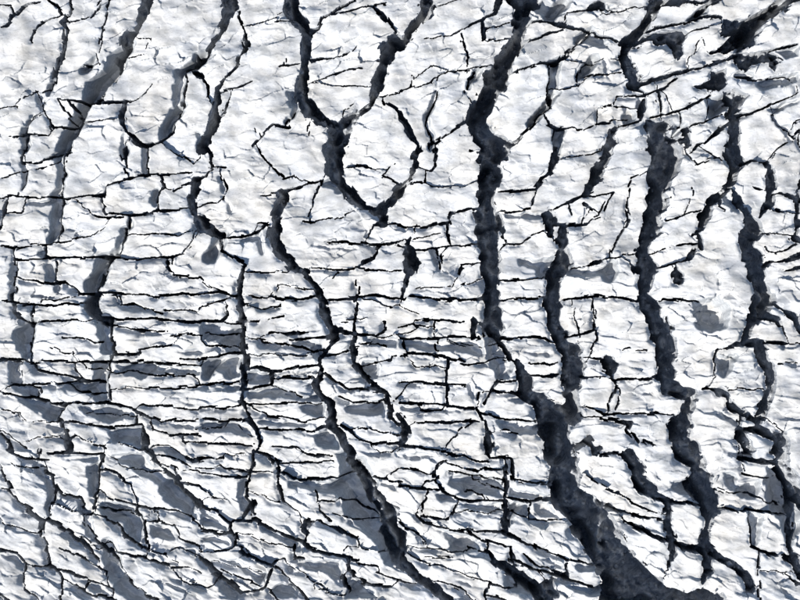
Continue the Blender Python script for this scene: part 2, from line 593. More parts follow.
T[2,3] = """
d 350,0,18 360,30,12 440,30,13 455,110,18
d 160,10,8 260,25 310,50 350,50
S 0,5 150,10 170,30 60,40 0,35
d 180,40,10 150,60,18 140,110 160,150 200,185,10 290,205 350,205,8 410,205
d 0,148,8 60,150 150,158
d 100,125,6 140,120
d 200,80,5 260,95,8 330,108 420,120,12
S 195,88 410,125 410,192 330,180 260,185 185,140
d 420,60,13 425,110,22 425,150,18 412,200,10 410,310
d 455,120,8 530,130,6 600,135
S 430,145 600,182 600,200 500,195 430,185
d 420,190,13 500,205,14 600,195,12
d 110,165,8 90,210,10 90,240,8
S 115,165 215,180 225,215 160,205
d 80,262,8 130,275 200,275,13 220,220,8
S 225,212 405,214 405,262 300,245 230,232
d 60,255,6 70,270,10 100,295 190,315,8 290,325 410,325,10
d 420,210,16 425,280,24 420,330,22 460,350,18 520,380,12 600,410,13 680,440,10 770,460,8
S 425,210 515,215 515,280 470,250 440,300 425,290
d 515,210,8 520,280,6 645,282
S 525,210 600,215 650,275 540,265
d 0,290,13 20,310 70,335,6
d 0,340,54 5,400,36
d 0,450,36 50,490 110,540,40 170,590,46 190,600
S 80,282 200,322 270,340 350,400 280,410 220,430 190,390 180,340 100,310
d 270,330,8 320,360 380,370 440,390,10
d 270,390,6 340,405 350,375,8
d 350,405,10 380,450,26 430,480,40 480,520,50 540,560 570,600,44
S 370,430 500,500 560,560 550,600 430,560 400,510 430,500
d 440,400,18 450,440 520,470,10 600,500 660,520,8
d 490,410,8 540,460 640,490 660,490
S 510,405 650,450 660,487 560,440
d 670,450,10 670,520 740,540,8 800,550,6
S 675,450 780,460 800,480 720,490
S 640,535 800,555 800,585 700,570
d 590,540,50 620,580,36
S 170,510 330,540 350,560 250,550
d 350,540,10 345,600,13
d 350,580,8 420,600
d 360,540,12 440,555,8
D 600,0 710,0 720,80 725,150 800,190 800,520 770,450 700,340 650,260 605,200 605,80
"""
T[3,3] = """
D 0,190 50,225 30,250 100,320 90,350 150,430 240,520 280,550 350,575 420,545 500,570 530,600 560,760 300,780 0,640 0,400
d 0,235,18 60,240 140,260,13 245,275,12
d 80,270,16 130,300,18 200,330 260,360 330,380,26 380,400 430,400,44 480,430,32 560,480 600,520,36 610,550
d 120,20,54 150,80 170,140 220,185,36 270,205,22 330,212,12 410,225 490,238,10 535,240,8
d 0,20,8 100,15,13
d 270,215,26 270,280,36 290,350 290,410,28 280,460,18
d 350,0,84 390,60,64 400,120,84 430,180 445,250,64 430,310,28 420,370,36 430,420,54 430,480,46 415,530,18
S 270,115 350,135 390,200 340,190 290,160
s 520,20,20 600,30,40
d 560,35,18 640,50,26 700,50,16
d 730,0,46 730,60 760,110 800,170
S 665,60 720,70 760,130 800,250 800,320 770,360 760,420 730,360 720,300 680,230 660,150
d 700,60,14 760,130,30 780,200,30 770,300,26 750,390,28 790,450,40
S 480,80 530,90 560,140 640,130 640,200 560,200 520,150
s 580,240,20 620,270,44 620,330,34 615,390,24
d 600,300,8 605,390,10 640,405 700,420,22
d 635,410,6 635,470,8
d 640,480,4 710,490
d 730,420,13 790,470,36
d 770,520,8 800,540,18
d 640,530,8 640,590,13
"""
# global units: crossings of the middle band
G = """
d 11,295,5 14,312,6 28,325,6
s 98,272,14 92,295,11 93,310,11
d 100,275,3 96,300,5 100,318,5
d 239,298,6 243,315,7 243,328,8
d 304,272,6 316,285,7 322,300,8
d 358,280,2 357,300,3 356,320,3
d 410,270,10 405,285,5 402,300,3
d 492,298,13 491,310,14 492,320,16
d 555,278,12 552,300,13 556,325,14
d 648,275,15 644,292,13 650,305,14 656,320,16
d 772,298,8 765,308,12
d 100,293,2 160,296,2 220,292,2 240,296,2
d 250,296,2 300,300,2 320,297,2
d 330,300,2 380,296,2 405,300,2
d 412,297,2 450,300,2 485,298,2
d 500,300,2 545,297,2
d 565,300,2 600,296,2 640,301,2
d 665,298,2 700,302,1.6
"""
lines_d, lines_s, poly_d, poly_s = [], [], [], []
def parse(txt, ox, oy, k):
    for ln in txt.strip().splitlines():
        tk = ln.split(); kind = tk[0]; w = 6.0; pts = []
        for t in tk[1:]:
            v = [float(q) for q in t.split(',')]
            if len(v) > 2: w = v[2]
            g = w/k; g = g*(1.22 if oy+v[1]/k > 290 or ox+v[0]/k < 260 else 0.95) if g < 3 else (2.76+(g-3)*1.08 if g < 6 else 6+(g-6)*(0.96 if ox+v[0]/k < 450 else 1.22))    # wide openings keep a bank of snow on the sunny side
            pts.append((ox + v[0]/k, oy + v[1]/k, g if kind == 'd' else w/k))
        {'d': lines_d, 's': lines_s, 'D': poly_d, 'S': poly_s}[kind].append(pts)
for (c, r), txt in T.items(): parse(txt, c*200.0, r*150.0, 4.0)
parse(G, 0, 0, 1.0)

MX, MY = 170.0, 150.0                     # how far the modelled ice runs on beyond the frame
rng = random.Random(7)
ext = []
for ln in lines_d:                        # crevasses that leave the frame run on outside it
    for end, nxt in ((ln[0], ln[1]), (ln[-1], ln[-2])):
        x, y, w = end
        if w < 2.4 or (2.5 < x < 797.5 and 2.5 < y < 597.5): continue
        d = np.array([x-nxt[0], y-nxt[1]]); d /= max(1e-6, np.hypot(*d))
        o = np.array([-1.0 if x <= 2.5 else 1.0 if x >= 797.5 else 0, -1.0 if y <= 2.5 else 1.0 if y >= 597.5 else 0])
        if d @ o < 0.2: d = d*0.3 + o; d /= np.hypot(*d)
        pts = [(x, y, w)]; p = np.array([x, y])
        for i in range(rng.randint(5, 10)):
            a = rng.uniform(-0.5, 0.5); dd = np.array([d[0]*math.cos(a)-d[1]*math.sin(a), d[0]*math.sin(a)+d[1]*math.cos(a)])
            p = p + dd*rng.uniform(12, 22); w = max(2.0, w*rng.uniform(0.75, 1.15)); pts.append((p[0], p[1], w))
        ext.append(pts)
for i in range(150):                      # cross cracks outside the frame
    while True:
        x, y = rng.uniform(-MX, 800+MX), rng.uniform(-MY, 600+MY)
        if not (-14 < x < 814 and -14 < y < 614): break
    a = R(-15 + 35*max(0, y)/600 + rng.uniform(-8, 8)); pts = []
    if rng.random() < 0.3: a += R(80)
    w = rng.uniform(1.6, 4)
    for k in range(rng.randint(4, 8)):
        if -8 < x < 808 and -8 < y < 608: break
        pts.append((x, y, w)); b = a + rng.uniform(-0.35, 0.35); x += 14*math.cos(b); y += 14*math.sin(b)
    if len(pts) > 1: ext.append(pts)
lines_d += ext

# ------------------------------------------------------------------ noise and distance fields
TAB = {}
def gnoise(x, y, seed):                   # gradient noise, about -0.7 .. 0.7
    if ('g', seed) not in TAB:
        an = np.random.RandomState(seed).rand(512, 512).astype(np.float32)*2*np.pi; TAB['g', seed] = (np.cos(an), np.sin(an))
    gx, gy = TAB['g', seed]
    x0 = np.floor(x).astype(np.int64); y0 = np.floor(y).astype(np.int64)
    fx = (x-x0).astype(np.float32); fy = (y-y0).astype(np.float32)
    u = fx*fx*fx*(fx*(fx*6-15)+10); v = fy*fy*fy*(fy*(fy*6-15)+10)
    def c(i, j):
        a, b = (x0+i) & 511, (y0+j) & 511
        return gx[a, b]*(fx-i) + gy[a, b]*(fy-j)
    return (c(0,0)*(1-u)+c(1,0)*u)*(1-v) + (c(0,1)*(1-u)+c(1,1)*u)*v
def fbm(x, y, seed, o=3, g=0.5):
    t = 0; a = 1.0
    for i in range(o): t = t + a*gnoise(x, y, seed+i); x = x*2.03+11; y = y*2.03+5; a *= g
    return t
def axis(lo, hi, m, step, mstep):
    a = [lo]; s = step
    left = []; p = lo
    while p > lo-m: s = min(mstep, s*1.06); p -= s; left.append(p)
    mid = list(np.arange(lo, hi+1e-6, step)); s = step; p = mid[-1]; right = []
    while p < hi+m: s = min(mstep, s*1.06); p += s; right.append(p)
    return np.array(left[::-1]+mid+right)
STEP = 0.74
ax = axis(-8, 808, MX-8, STEP, 2.6); ay = axis(-8, 608, MY-8, STEP, 2.6)
X, Y = (q.astype(np.float32) for q in np.meshgrid(ax, ay, indexing='ij')); NX, NY = X.shape

def cells(x, y, seed):                    # broken facets: nearest jittered cell, its offset and three random numbers
    if ('c', seed) not in TAB:
        g = np.random.RandomState(seed); n = 256
        TAB['c', seed] = (g.rand(n, n).astype(np.float32), g.rand(n, n).astype(np.float32), (g.rand(n, n, 3)*2-1).astype(np.float32))
    jx, jy, rv = TAB['c', seed]
    x0 = np.floor(x).astype(np.int64); y0 = np.floor(y).astype(np.int64)
    best = np.full(x.shape, 9.0, np.float32); bi = np.zeros(x.shape, np.int64); bj = bi.copy(); ox = np.zeros(x.shape, np.float32); oy = ox.copy()
    for i in (-1, 0, 1):
        for j in (-1, 0, 1):
            a, b = (x0+i) & 255, (y0+j) & 255
            dx = (x-x0-i-jx[a, b]).astype(np.float32); dy = (y-y0-j-jy[a, b]).astype(np.float32); d = dx*dx+dy*dy; m = d < best
            best = np.where(m, d, best); bi = np.where(m, a, bi); bj = np.where(m, b, bj); ox = np.where(m, dx, ox); oy = np.where(m, dy, oy)
    return ox, oy, rv[bi, bj]
def warp(X, Y):                           # ice breaks in angular steps
    _, _, a = cells(X/9+0.25*gnoise(X/6, Y/6, 8), Y/7, 11); _, _, b = cells(X/4.2, Y/3.6, 12)
    wx = 1.3*gnoise(X/15, Y/13, 1) + 1.9*a[..., 0] + 0.4*b[..., 0]
    wy = 1.0*gnoise(X/15, Y/13, 2) + 1.2*a[..., 1] + 0.3*b[..., 1]
    return X+wx, Y+wy
FAR = 9.0
def swell(X, Y): return 1.06 + 0.6*gnoise(X/17, Y/15, 6) + 0.28*gnoise(X/7.5, Y/7.5, 7)
def field(ax, ay, XW, YW, SW, lines, polys, wmin, F=None):
    """distance to the nearest traced opening: negative inside"""
    if F is None: F = np.full(XW.shape, FAR, np.float32)
    for ln in lines:
        for (x0, y0, w0), (x1, y1, w1) in zip(ln[:-1], ln[1:]) if len(ln) > 1 else [(ln[0], (ln[0][0]+.5, ln[0][1], ln[0][2]))]:
            w0, w1 = max(w0, wmin), max(w1, wmin); m = max(w0, w1)*0.8 + FAR + 3
            i0, i1 = np.searchsorted(ax, (min(x0, x1)-m, max(x0, x1)+m)); j0, j1 = np.searchsorted(ay, (min(y0, y1)-m, max(y0, y1)+m))
            if i1 <= i0 or j1 <= j0: continue
            px, py = XW[i0:i1, j0:j1]-x0, YW[i0:i1, j0:j1]-y0; dx, dy = x1-x0, y1-y0
            t = np.clip((px*dx+py*dy)/max(1e-9, dx*dx+dy*dy), 0, 1)
            d = np.hypot(px-t*dx, py-t*dy) - np.maximum(SW[i0:i1, j0:j1]*(w0+(w1-w0)*t), wmin*0.85)/2
            F[i0:i1, j0:j1] = np.minimum(F[i0:i1, j0:j1], d)
    for pl in polys:
        P = np.array([(p[0], p[1]) for p in pl]); m = FAR+8
        i0, i1 = np.searchsorted(ax, (P[:,0].min()-m, P[:,0].max()+m)); j0, j1 = np.searchsorted(ay, (P[:,1].min()-m, P[:,1].max()+m))
        xs, ys = XW[i0:i1, j0:j1], YW[i0:i1, j0:j1]
        pw = 1.0 if polys is poly_d else 0.0     # the big openings have the most broken outline
        cq = cells(xs/13, ys/11, 13)[2]
        xs, ys = xs+pw*(4.0*gnoise(xs/19, ys/19, 17)+2.2*cq[..., 0]), ys+pw*(4.0*gnoise(xs/19, ys/19, 9)+2.2*cq[..., 1])
        d = np.full(xs.shape, 1e9); ins = np.zeros(xs.shape, bool)
        for (x0, y0), (x1, y1) in zip(P, np.roll(P, -1, 0)):
            dx, dy = x1-x0, y1-y0; t = np.clip(((xs-x0)*dx+(ys-y0)*dy)/max(1e-9, dx*dx+dy*dy), 0, 1)
            d = np.minimum(d, np.hypot(xs-x0-t*dx, ys-y0-t*dy))
            cr = ((y0 > ys) != (y1 > ys)); ins ^= cr & (xs < (x1-x0)*(ys-y0)/(y1-y0 if y1 != y0 else 1e-9)+x0)
        F[i0:i1, j0:j1] = np.minimum(F[i0:i1, j0:j1], np.where(ins, -d, d))
    return F
# even raster for the run of shade inside every opening and slope
rx = np.arange(-MX-20, 800+MX+21, 1.0); ry = np.arange(-MY-20, 600+MY+21, 1.0)
RX, RY = (q.astype(np.float32) for q in np.meshgrid(rx, ry, indexing='ij')); RXW, RYW = warp(RX, RY); RSW = swell(RX, RY)
FD = field(rx, ry, RXW, RYW, RSW, lines_d, poly_d, 1.0)
_, _, qs = cells(RX/10, RY/8, 14)
FS = field(rx, ry, RXW+1.2*gnoise(RX/12, RY/12, 15)+0.5*qs[..., 0], RYW+1.2*gnoise(RX/12, RY/12, 16)+0.5*qs[..., 1], RSW, lines_s, poly_s, 2.0)
FS = FS + 1.2 + 0.9*np.clip((RY-380)/80, 0, 1)*np.clip((520-RX)/100, 0, 1) + 0.9*np.clip((260-RX)/60, 0, 1)*np.clip((300-RY)/60, 0, 1)
def join_ends(F):
    add = []
    def at(x, y): return F[int(round(x-rx[0])), int(round(y-ry[0]))]
    for ln in lines_d:
        for end, nxt in ((ln[0], ln[1]), (ln[-1], ln[-2])):
            x, y, w = end; w = max(w, 1.4)
            if not (3 < x < 797 and 3 < y < 597): continue
            a0 = math.atan2(y-nxt[1], x-nxt[0]); best = None
            for da in (0, 15, -15, 30, -30, 48, -48, 65, -65):
                a = a0+math.radians(da)
                for t in np.arange(w/2+1.7, 30, 0.7):
                    if at(x+t*math.cos(a), y+t*math.sin(a)) < 0.35:
                        c = t*(1+abs(da)/50.0)
                        if best is None or c < best[0]: best = (c, t+1.2, a)
                        break
            if best and best[1] > w/2+3.2:
                c, t, a = best; j = rng.uniform(-0.12, 0.12)*t
                mx, my = x+0.5*t*math.cos(a)-j*math.sin(a), y+0.5*t*math.sin(a)+j*math.cos(a)
                e = rng.uniform(0.5, 1.3)
                add.append([(x, y, min(w, 2.0)), (mx, my, e), (x+t*math.cos(a), y+t*math.sin(a), e)])
    return add
def lie(x, y):
    top = -20 if x > 560 else -12
    bot = 30 if x < 180 else 22 if x < 420 else 17
    return R(np.interp(y, [0, 170, 300, 400, 500, 600], [top, -6, 0, 3, bot*0.75, bot]))
def cross_cracks(F, n, box, gap, lmin, lmax):
    got = []
    for _ in range(n):
        x, y = rng.uniform(box[0], box[1]), rng.uniform(box[2], box[3]); a = lie(x, y)+R(rng.gauss(0, 5)); le = rng.uniform(lmin, lmax)
        pts = []; m = int(le/7)+1; px_, py_ = x-le/2*math.cos(a), y-le/2*math.sin(a); w = rng.uniform(0.5, 2.9)
        for k in range(m+1):
            pts.append((px_, py_, w*rng.uniform(0.5, 1.3))); b_ = a+rng.uniform(-0.3, 0.3); px_ += le/m*math.cos(b_); py_ += le/m*math.sin(b_)
        if not all(2 < p[0] < 798 and 2 < p[1] < 598 for p in pts): continue
        f = [F[int(round(p[0]-rx[0])), int(round(p[1]-ry[0]))] for p in pts]
        if sum(v > gap for v in f) < 0.8*len(f) or f[m//2] < gap: continue
        F = field(rx, ry, RXW, RYW, RSW, [pts], [], 1.0, F); got.append(pts)
    return F, got
for n, box, gap, l0, l1 in ((650, (0, 560, 300, 600), 4.0, 16, 60), (110, (540, 800, 300, 600), 6.0, 15, 45), (70, (0, 560, 190, 300), 8, 20, 60),
                            (120, (600, 800, 0, 140), 4.8, 18, 60), (40, (0, 600, 0, 190), 8.5, 10, 30)):
    FD, got = cross_cracks(FD, n, box, gap, l0, l1); lines_d += got
new_l = join_ends(FD); lines_d += new_l
FD = field(rx, ry, RXW, RYW, RSW, new_l, [], 1.0, FD)
def shift(A, k):                          # the value k units up-sun of every point
    dx, dy = int(round(SH[0]*k)), int(round(SH[1]*k)); o = np.zeros_like(A); nx, ny = A.shape
    o[max(dx, 0):nx+min(dx, 0), max(dy, 0):ny+min(dy, 0)] = A[max(-dx, 0):nx+min(-dx, 0), max(-dy, 0):ny+min(-dy, 0)]
    return o
def run(mask, n=110, sg=1):
    s = np.zeros(mask.shape, np.float32); alive = mask.copy()
    for k in range(1, n):
        s += alive; alive &= shift(mask, sg*k)
        if not alive.any(): break
    return s
def reach(mask, n=60, sg=1):              # distance back to the last crack (sg=1) or on to the next (sg=-1)
    r = np.full(mask.shape, 999.0, np.float32)
    for k in range(n-1, 0, -1): r[shift(mask, sg*k)] = k
    r[mask] = 0
    return r
def blur(a, n=1):
    for _ in range(n):
        p = np.pad(a, 1, mode='edge'); a = (p[:-2,1:-1]+2*p[1:-1,1:-1]+p[2:,1:-1])/4
        p = np.pad(a, 1, mode='edge'); a = (p[1:-1,:-2]+2*p[1:-1,1:-1]+p[1:-1,2:])/4
    return a
def dil(a, n):
    for _ in range(n):
        p = np.pad(a, 1, mode='edge'); a = np.maximum.reduce([p[:-2,1:-1], p[2:,1:-1], p[1:-1,:-2], p[1:-1,2:], a])
    return a
def mblur(A, M, n):
    M = M.astype(np.float32); return blur(A*M, n)/np.maximum(blur(M, n), 0.02)*M
DM = FD < 0; UM = (FS < 0) | DM; MK = (FD > 0).astype(np.float32)
DRUN = run(DM); DLEN = mblur(DRUN+run(DM, sg=-1), DM, 5)
SR = run(UM); SLEN = mblur(np.minimum(SR+run(UM, sg=-1), 48.0), UM, 6)
SDEP = np.minimum(2.0*mblur(SR, UM, 2), SLEN*TAN*1.05)*(FS < 0)
base_dep = SDEP.copy()
for k in range(1, 30):                    # a bank of snow rises out of every hollow on the sunny side
    SDEP = np.maximum(SDEP, (shift(base_dep, k)-2.4*k)*(FD > -1))
SDEP = blur(SDEP, 1)
# slabs rise gently away from the sun and break off steeply into the next crack: the break is in shade
RT = np.minimum(reach(DM, 40, -1), 60); CX, CY = RX+RT*SH[0], RY+RT*SH[1]
LOWR = np.maximum(np.clip((RY-140)/150, 0, 1)*np.clip((880-RX)/300, 0.75, 1), 0.4*np.clip((420-RX)/300, 0, 1))
LOWR = np.maximum(LOWR, 0.85*np.clip((RX-560)/60, 0, 1)*np.clip((200-RY)/60, 0, 1))
BAND = (0.9 + 4.8*LOWR)*np.clip(0.62+1.7*gnoise(CX/28, CY/13, 50), 0.03, 1.7)
NEARB = 1.5*TAN*np.clip(BAND-RT, 0, None)
# beyond a wide opening the shade of the near rim runs out on a bank of snow
RC = np.minimum(reach(DM, 50, 1), 70); CX, CY = RX-RC*SH[0], RY-RC*SH[1]
gi = np.clip(np.round(CX-rx[0]).astype(int), 0, len(rx)-1); gj = np.clip(np.round(CY-ry[0]).astype(int), 0, len(ry)-1)
WID = dil(DRUN, 1)[gi, gj]                # width of the opening just crossed
FARB = np.clip(WID-5, 0, 13)*0.24*np.clip(0.8+1.9*gnoise(CX/14, CY/9, 52), 0.05, 2.2)*np.clip((RX-200)/250, 0.25, 1) + 0.3
SHIN = TAN*FARB*1.5*np.clip(1-RC/(3*FARB), 0, 1)
SHIN = (blur(SHIN*MK, 5)+blur(NEARB*MK, 2))/np.maximum(blur(MK, 4), 0.05)
SHIN = np.where(FS < 2, SHIN*np.clip(FS/2, 0, 1), SHIN)
def samp(A, X, Y):
    fx = np.clip(X-rx[0], 0, A.shape[0]-1.001); fy = np.clip(Y-ry[0], 0, A.shape[1]-1.001)
    i = fx.astype(int); j = fy.astype(int); u = fx-i; v = fy-j
    return (A[i,j]*(1-u)+A[i+1,j]*u)*(1-v)+(A[i,j+1]*(1-u)+A[i+1,j+1]*u)*v

# ------------------------------------------------------------------ height of the snow surface
def layers(X, Y, th, k):                  # relief of the snow whose layers run at one angle
    th = math.radians(th); u = X*math.cos(th)+Y*math.sin(th); v = -X*math.sin(th)+Y*math.cos(th)
    low = np.clip((Y-150)/200, 0, 1)
    patch = np.clip(0.65+2.0*gnoise(X/48, Y/36, 19+k), 0.08, 1.7)
    h = 0.9*patch*fbm(u/24, v/9, 22+k, 2, 0.5) + 0.05*patch*fbm(u/5, v/3, 26+k, 2, 0.6)
    cu, cv = u+3*gnoise(u/9, v/7, 40+k), v+2*gnoise(u/9, v/7, 41+k)
    h = h - 1.7*patch*np.abs(gnoise(cu/19, cv/9, 42+k)) - 0.45*patch*np.abs(gnoise(cu/7, cv/3.6, 43+k))
    ox, oy, c = cells(cu/22, cv/11, 45+k); h = h + patch*(2.5*ox*c[..., 0] + 2.3*oy*c[..., 1] + 0.4*c[..., 2])
    ox, oy, c = cells(cu/8, cv/4.5, 46+k); h = h + np.clip(0.35+1.5*gnoise(X/30, Y/24, 47+k), 0.1, 1.1)*(0.55*ox*c[..., 0] + 0.55*oy*c[..., 1] + 0.15*c[..., 2])
    # thin overlapping layers: rise towards the bottom of the view, then break off
    q = v/17.0 + 1.3*gnoise(u/60, v/30, 30+k) + 0.5*gnoise(u/17, v/12, 31+k)
    saw = 1-(q-np.floor(q)); amp = np.clip(0.25+1.6*gnoise(u/45, v/16, 33+k), 0, 1)
    h = h + np.where(saw < 0.92, (saw/0.92)**1.5, (1-saw)/0.08)*amp*(0.6+1.7*low)
    q2 = v/6.0 + 1.1*gnoise(u/24, v/12, 35+k); s2 = 1-(q2-np.floor(q2))
    return h + np.where(s2 < 0.85, s2/0.85, (1-s2)/0.15)*np.clip(1.5*gnoise(u/28, v/9, 37+k), 0, 1)*(0.12+0.55*low)
def surface(X, Y):
    t = np.interp(Y-0.12*(X-400), [-1e4, 60, 240, 400, 520, 1e4], [0, 0, 1, 1, 2, 2])
    wA = np.clip(1-t, 0, 1); wC = np.clip(t-1, 0, 1); wB = 1-wA-wC
    h = 4.0*gnoise(X/95, Y/95, 20) + 4.4*gnoise(X/36, Y/26, 21) + 1.9*gnoise(X/16, Y/12, 18)
    for w, th, k in ((wA, -17, 100), (wB, -2, 200), (wC, 22, 300)):
        m = w > 0; h[m] += w[m]*layers(X[m], Y[m], th, k)
    return h
XW, YW = warp(X, Y)
SD = field(ax, ay, XW, YW, swell(X, Y), lines_d, poly_d, 0.9)
sep = []                                  # hairlines that part the ice outside the frame
for x0 in range(-180, 1000, 52): sep += [[(x0, -160, 1), (x0+20, -85, 1), (x0+8, -9, 1)], [(x0, 609, 1), (x0+14, 680, 1), (x0+40, 760, 1)]]
for y0 in range(-20, 640, 46): sep += [[(-180, y0, 1), (-90, y0+10, 1), (-9, y0+4, 1)], [(809, y0, 1), (890, y0-8, 1), (980, y0+4, 1)]]
sep += [[(-9, -160, 1), (-9, 760, 1)], [(809, -160, 1), (809, 760, 1)], [(-180, -9, 1), (980, -9, 1)], [(-180, 609, 1), (980, 609, 1)],
        [(-90, -160, 1), (-90, 760, 1)], [(890, -160, 1), (890, 760, 1)], [(-180, -80, 1), (980, -80, 1)], [(-180, 685, 1), (980, 685, 1)]]
SDL = field(ax, ay, XW, YW, np.ones_like(X), lines_d, poly_d, 2.2)
SDL = np.minimum(SDL, field(ax, ay, XW, YW, np.ones_like(X), sep, [], 7.0))
H = surface(X, Y) - samp(SDEP, X, Y) - samp(SHIN, X, Y)
H = H - 0.5*np.exp(-np.maximum(SD, 0)/1.5)*np.clip(0.6+1.5*gnoise(X/15, Y/15, 90), 0, 1.3)   # worn rims

# ------------------------------------------------------------------ pull the mesh edge onto the crack edge
gx = np.gradient(SD, ax, axis=0); gy = np.gradient(SD, ay, axis=1); gl = np.maximum(np.hypot(gx, gy), 0.3)
cell = np.minimum(np.gradient(ax)[:, None], np.gradient(ay)[None, :])
near = np.abs(SD) < 0.42*cell*gl
VX = np.where(near, X - SD*gx/gl**2, X); VY = np.where(near, Y - SD*gy/gl**2, Y)
INS = near | (SD > 0)
inner = INS & ~near
idx = np.arange(NX*NY).reshape(NX, NY)
c00, c10, c11, c01 = idx[:-1,:-1], idx[1:,:-1], idx[1:,1:], idx[:-1,1:]
m00, m10, m11, m01 = INS[:-1,:-1], INS[1:,:-1], INS[1:,1:], INS[:-1,1:]
cnt = m00.astype(int)+m10+m11+m01
anyin = inner[:-1,:-1] | inner[1:,:-1] | inner[1:,1:] | inner[:-1,1:]
quad = (cnt == 4) & anyin
# world y is flipped, so wind the other way round
Q = np.stack([c00, c01, c11, c10], -1)
faces4 = Q[quad]
tri = (cnt == 3) & anyin
faces3 = []
for k, miss in enumerate((m00, m01, m11, m10)):
    sel = tri & ~miss; q = Q[sel]; faces3.append(np.delete(q, k, 1))
faces3 = np.concatenate(faces3)
# connected pieces of ice: hairlines divide them even where they have all but closed
strict = SDL > 0.75
lab = np.where(strict, idx, -1)
E = np.concatenate([np.stack([idx[:-1][strict[:-1] & strict[1:]], idx[1:][strict[:-1] & strict[1:]]], -1),
                    np.stack([idx[:,:-1][strict[:,:-1] & strict[:,1:]], idx[:,1:][strict[:,:-1] & strict[:,1:]]], -1)])
lab = lab.ravel()
while len(E):
    a, b = lab[E[:,0]], lab[E[:,1]]; d = a != b
    if not d.any(): break
    lo, hi = np.minimum(a, b)[d], np.maximum(a, b)[d]
    np.minimum.at(lab, hi, lo)
    while True:
        l2 = np.where(lab >= 0, lab[lab], -1)
        if (l2 == lab).all(): break
        lab = l2
    E = E[d]
u_, n_ = np.unique(lab[lab >= 0], return_counts=True)
lab[np.isin(lab, u_[n_ < 70])] = -1       # crumbs stay with their neighbours
lab = lab.reshape(NX, NY)
for it in range(40):
    free = (lab < 0) & INS
    if not free.any(): break
    p = np.pad(lab, 1, constant_values=-1); nb = np.maximum.reduce([p[:-2,1:-1], p[2:,1:-1], p[1:-1,:-2], p[1:-1,2:]])
    lab = np.where(free, nb, lab)
lab = lab.ravel()

# ------------------------------------------------------------------ materials
def mat(name): 
    m = bpy.data.materials.new(name); m.use_nodes = True; nt = m.node_tree
    return m, nt.nodes, nt.links, nt.nodes['Principled BSDF']
def node(N, t, **kw):
    n = N.new(t)
    for k, v in kw.items(): setattr(n, k, v)
    return n
def noise(N, L, co, scale, detail=4.0, rough=0.55, stretch=None):
    src = co
    if stretch:
        mp = N.new('ShaderNodeMapping'); mp.inputs['Scale'].default_value = stretch; L.new(co, mp.inputs['Vector']); src = mp.outputs[0]
    n = N.new('ShaderNodeTexNoise'); n.inputs['Scale'].default_value = scale; n.inputs['Detail'].default_value = detail
    n.inputs['Roughness'].default_value = rough; L.new(src, n.inputs['Vector']); return n.outputs['Fac']
def ramp(N, L, f, p0, c0, p1, c1):
    r = N.new('ShaderNodeValToRGB'); e = r.color_ramp.elements
    e[0].position = p0; e[0].color = (*c0, 1); e[1].position = p1; e[1].color = (*c1, 1); L.new(f, r.inputs[0]); return r.outputs[0]
def mix(N, L, f, a, b, mode='MIX'):
    m = N.new('ShaderNodeMix'); m.data_type = 'RGBA'; m.blend_type = mode
    if hasattr(f, 'links'): L.new(f, m.inputs[0])
    else: m.inputs[0].default_value = f
    for s, v in ((m.inputs[6], a), (m.inputs[7], b)):
        if hasattr(v, 'links'): L.new(v, s)
        else: s.default_value = (*v, 1)
    return m.outputs[2]
def snow_material():
    m, N, L, B = mat('old_snow')
    geo = N.new('ShaderNodeNewGeometry'); co = geo.outputs['Position']
    sep = N.new('ShaderNodeSeparateXYZ'); L.new(geo.outputs['True Normal'], sep.inputs[0])
    dirt = noise(N, L, co, 0.11, 6, 0.6, (1, 1.8, 1))
    base = ramp(N, L, dirt, 0.36, (0.62, 0.62, 0.61), 0.58, (0.86, 0.86, 0.86))
    grit = noise(N, L, co, 1.1, 5, 0.7, (0.6, 1.3, 1))
    g2 = ramp(N, L, grit, 0.30, (0.70, 0.70, 0.70), 0.46, (1, 1, 1))
    base = mix(N, L, 1.0, base, g2, 'MULTIPLY')
    warm = ramp(N, L, noise(N, L, co, 0.035, 5, 0.6), 0.42, (1, 1, 1), 0.64, (0.98, 0.945, 0.895))
    base = mix(N, L, 1.0, base, warm, 'MULTIPLY')
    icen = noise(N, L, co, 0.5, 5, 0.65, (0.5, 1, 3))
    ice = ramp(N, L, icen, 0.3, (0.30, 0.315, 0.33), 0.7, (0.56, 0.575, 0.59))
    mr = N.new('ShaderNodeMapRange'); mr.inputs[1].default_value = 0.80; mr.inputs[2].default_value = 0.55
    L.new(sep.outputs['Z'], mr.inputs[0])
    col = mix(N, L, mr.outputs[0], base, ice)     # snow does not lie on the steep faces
    L.new(col, B.inputs['Base Color']); B.inputs['Roughness'].default_value = 0.75
    B.inputs['Specular IOR Level'].default_value = 0.25
    f1 = noise(N, L, co, 1.6, 6, 0.65, (0.55, 1.4, 1))
    bp = N.new('ShaderNodeBump'); bp.inputs['Strength'].default_value = 0.28; bp.inputs['Distance'].default_value = 0.25
    L.new(f1, bp.inputs['Height']); L.new(bp.outputs[0], B.inputs['Normal'])
    return m
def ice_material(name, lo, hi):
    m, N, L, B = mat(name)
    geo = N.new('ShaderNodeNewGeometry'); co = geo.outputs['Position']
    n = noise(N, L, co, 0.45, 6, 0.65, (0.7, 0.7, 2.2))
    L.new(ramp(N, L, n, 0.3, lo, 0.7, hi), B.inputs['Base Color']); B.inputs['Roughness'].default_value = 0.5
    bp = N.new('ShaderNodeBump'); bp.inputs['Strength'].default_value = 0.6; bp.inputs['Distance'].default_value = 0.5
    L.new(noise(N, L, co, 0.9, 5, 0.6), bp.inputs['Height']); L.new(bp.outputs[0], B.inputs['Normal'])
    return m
SNOW = snow_material()
WALL = ice_material('bare_ice_wall', (0.30, 0.32, 0.35), (0.55, 0.57, 0.60))
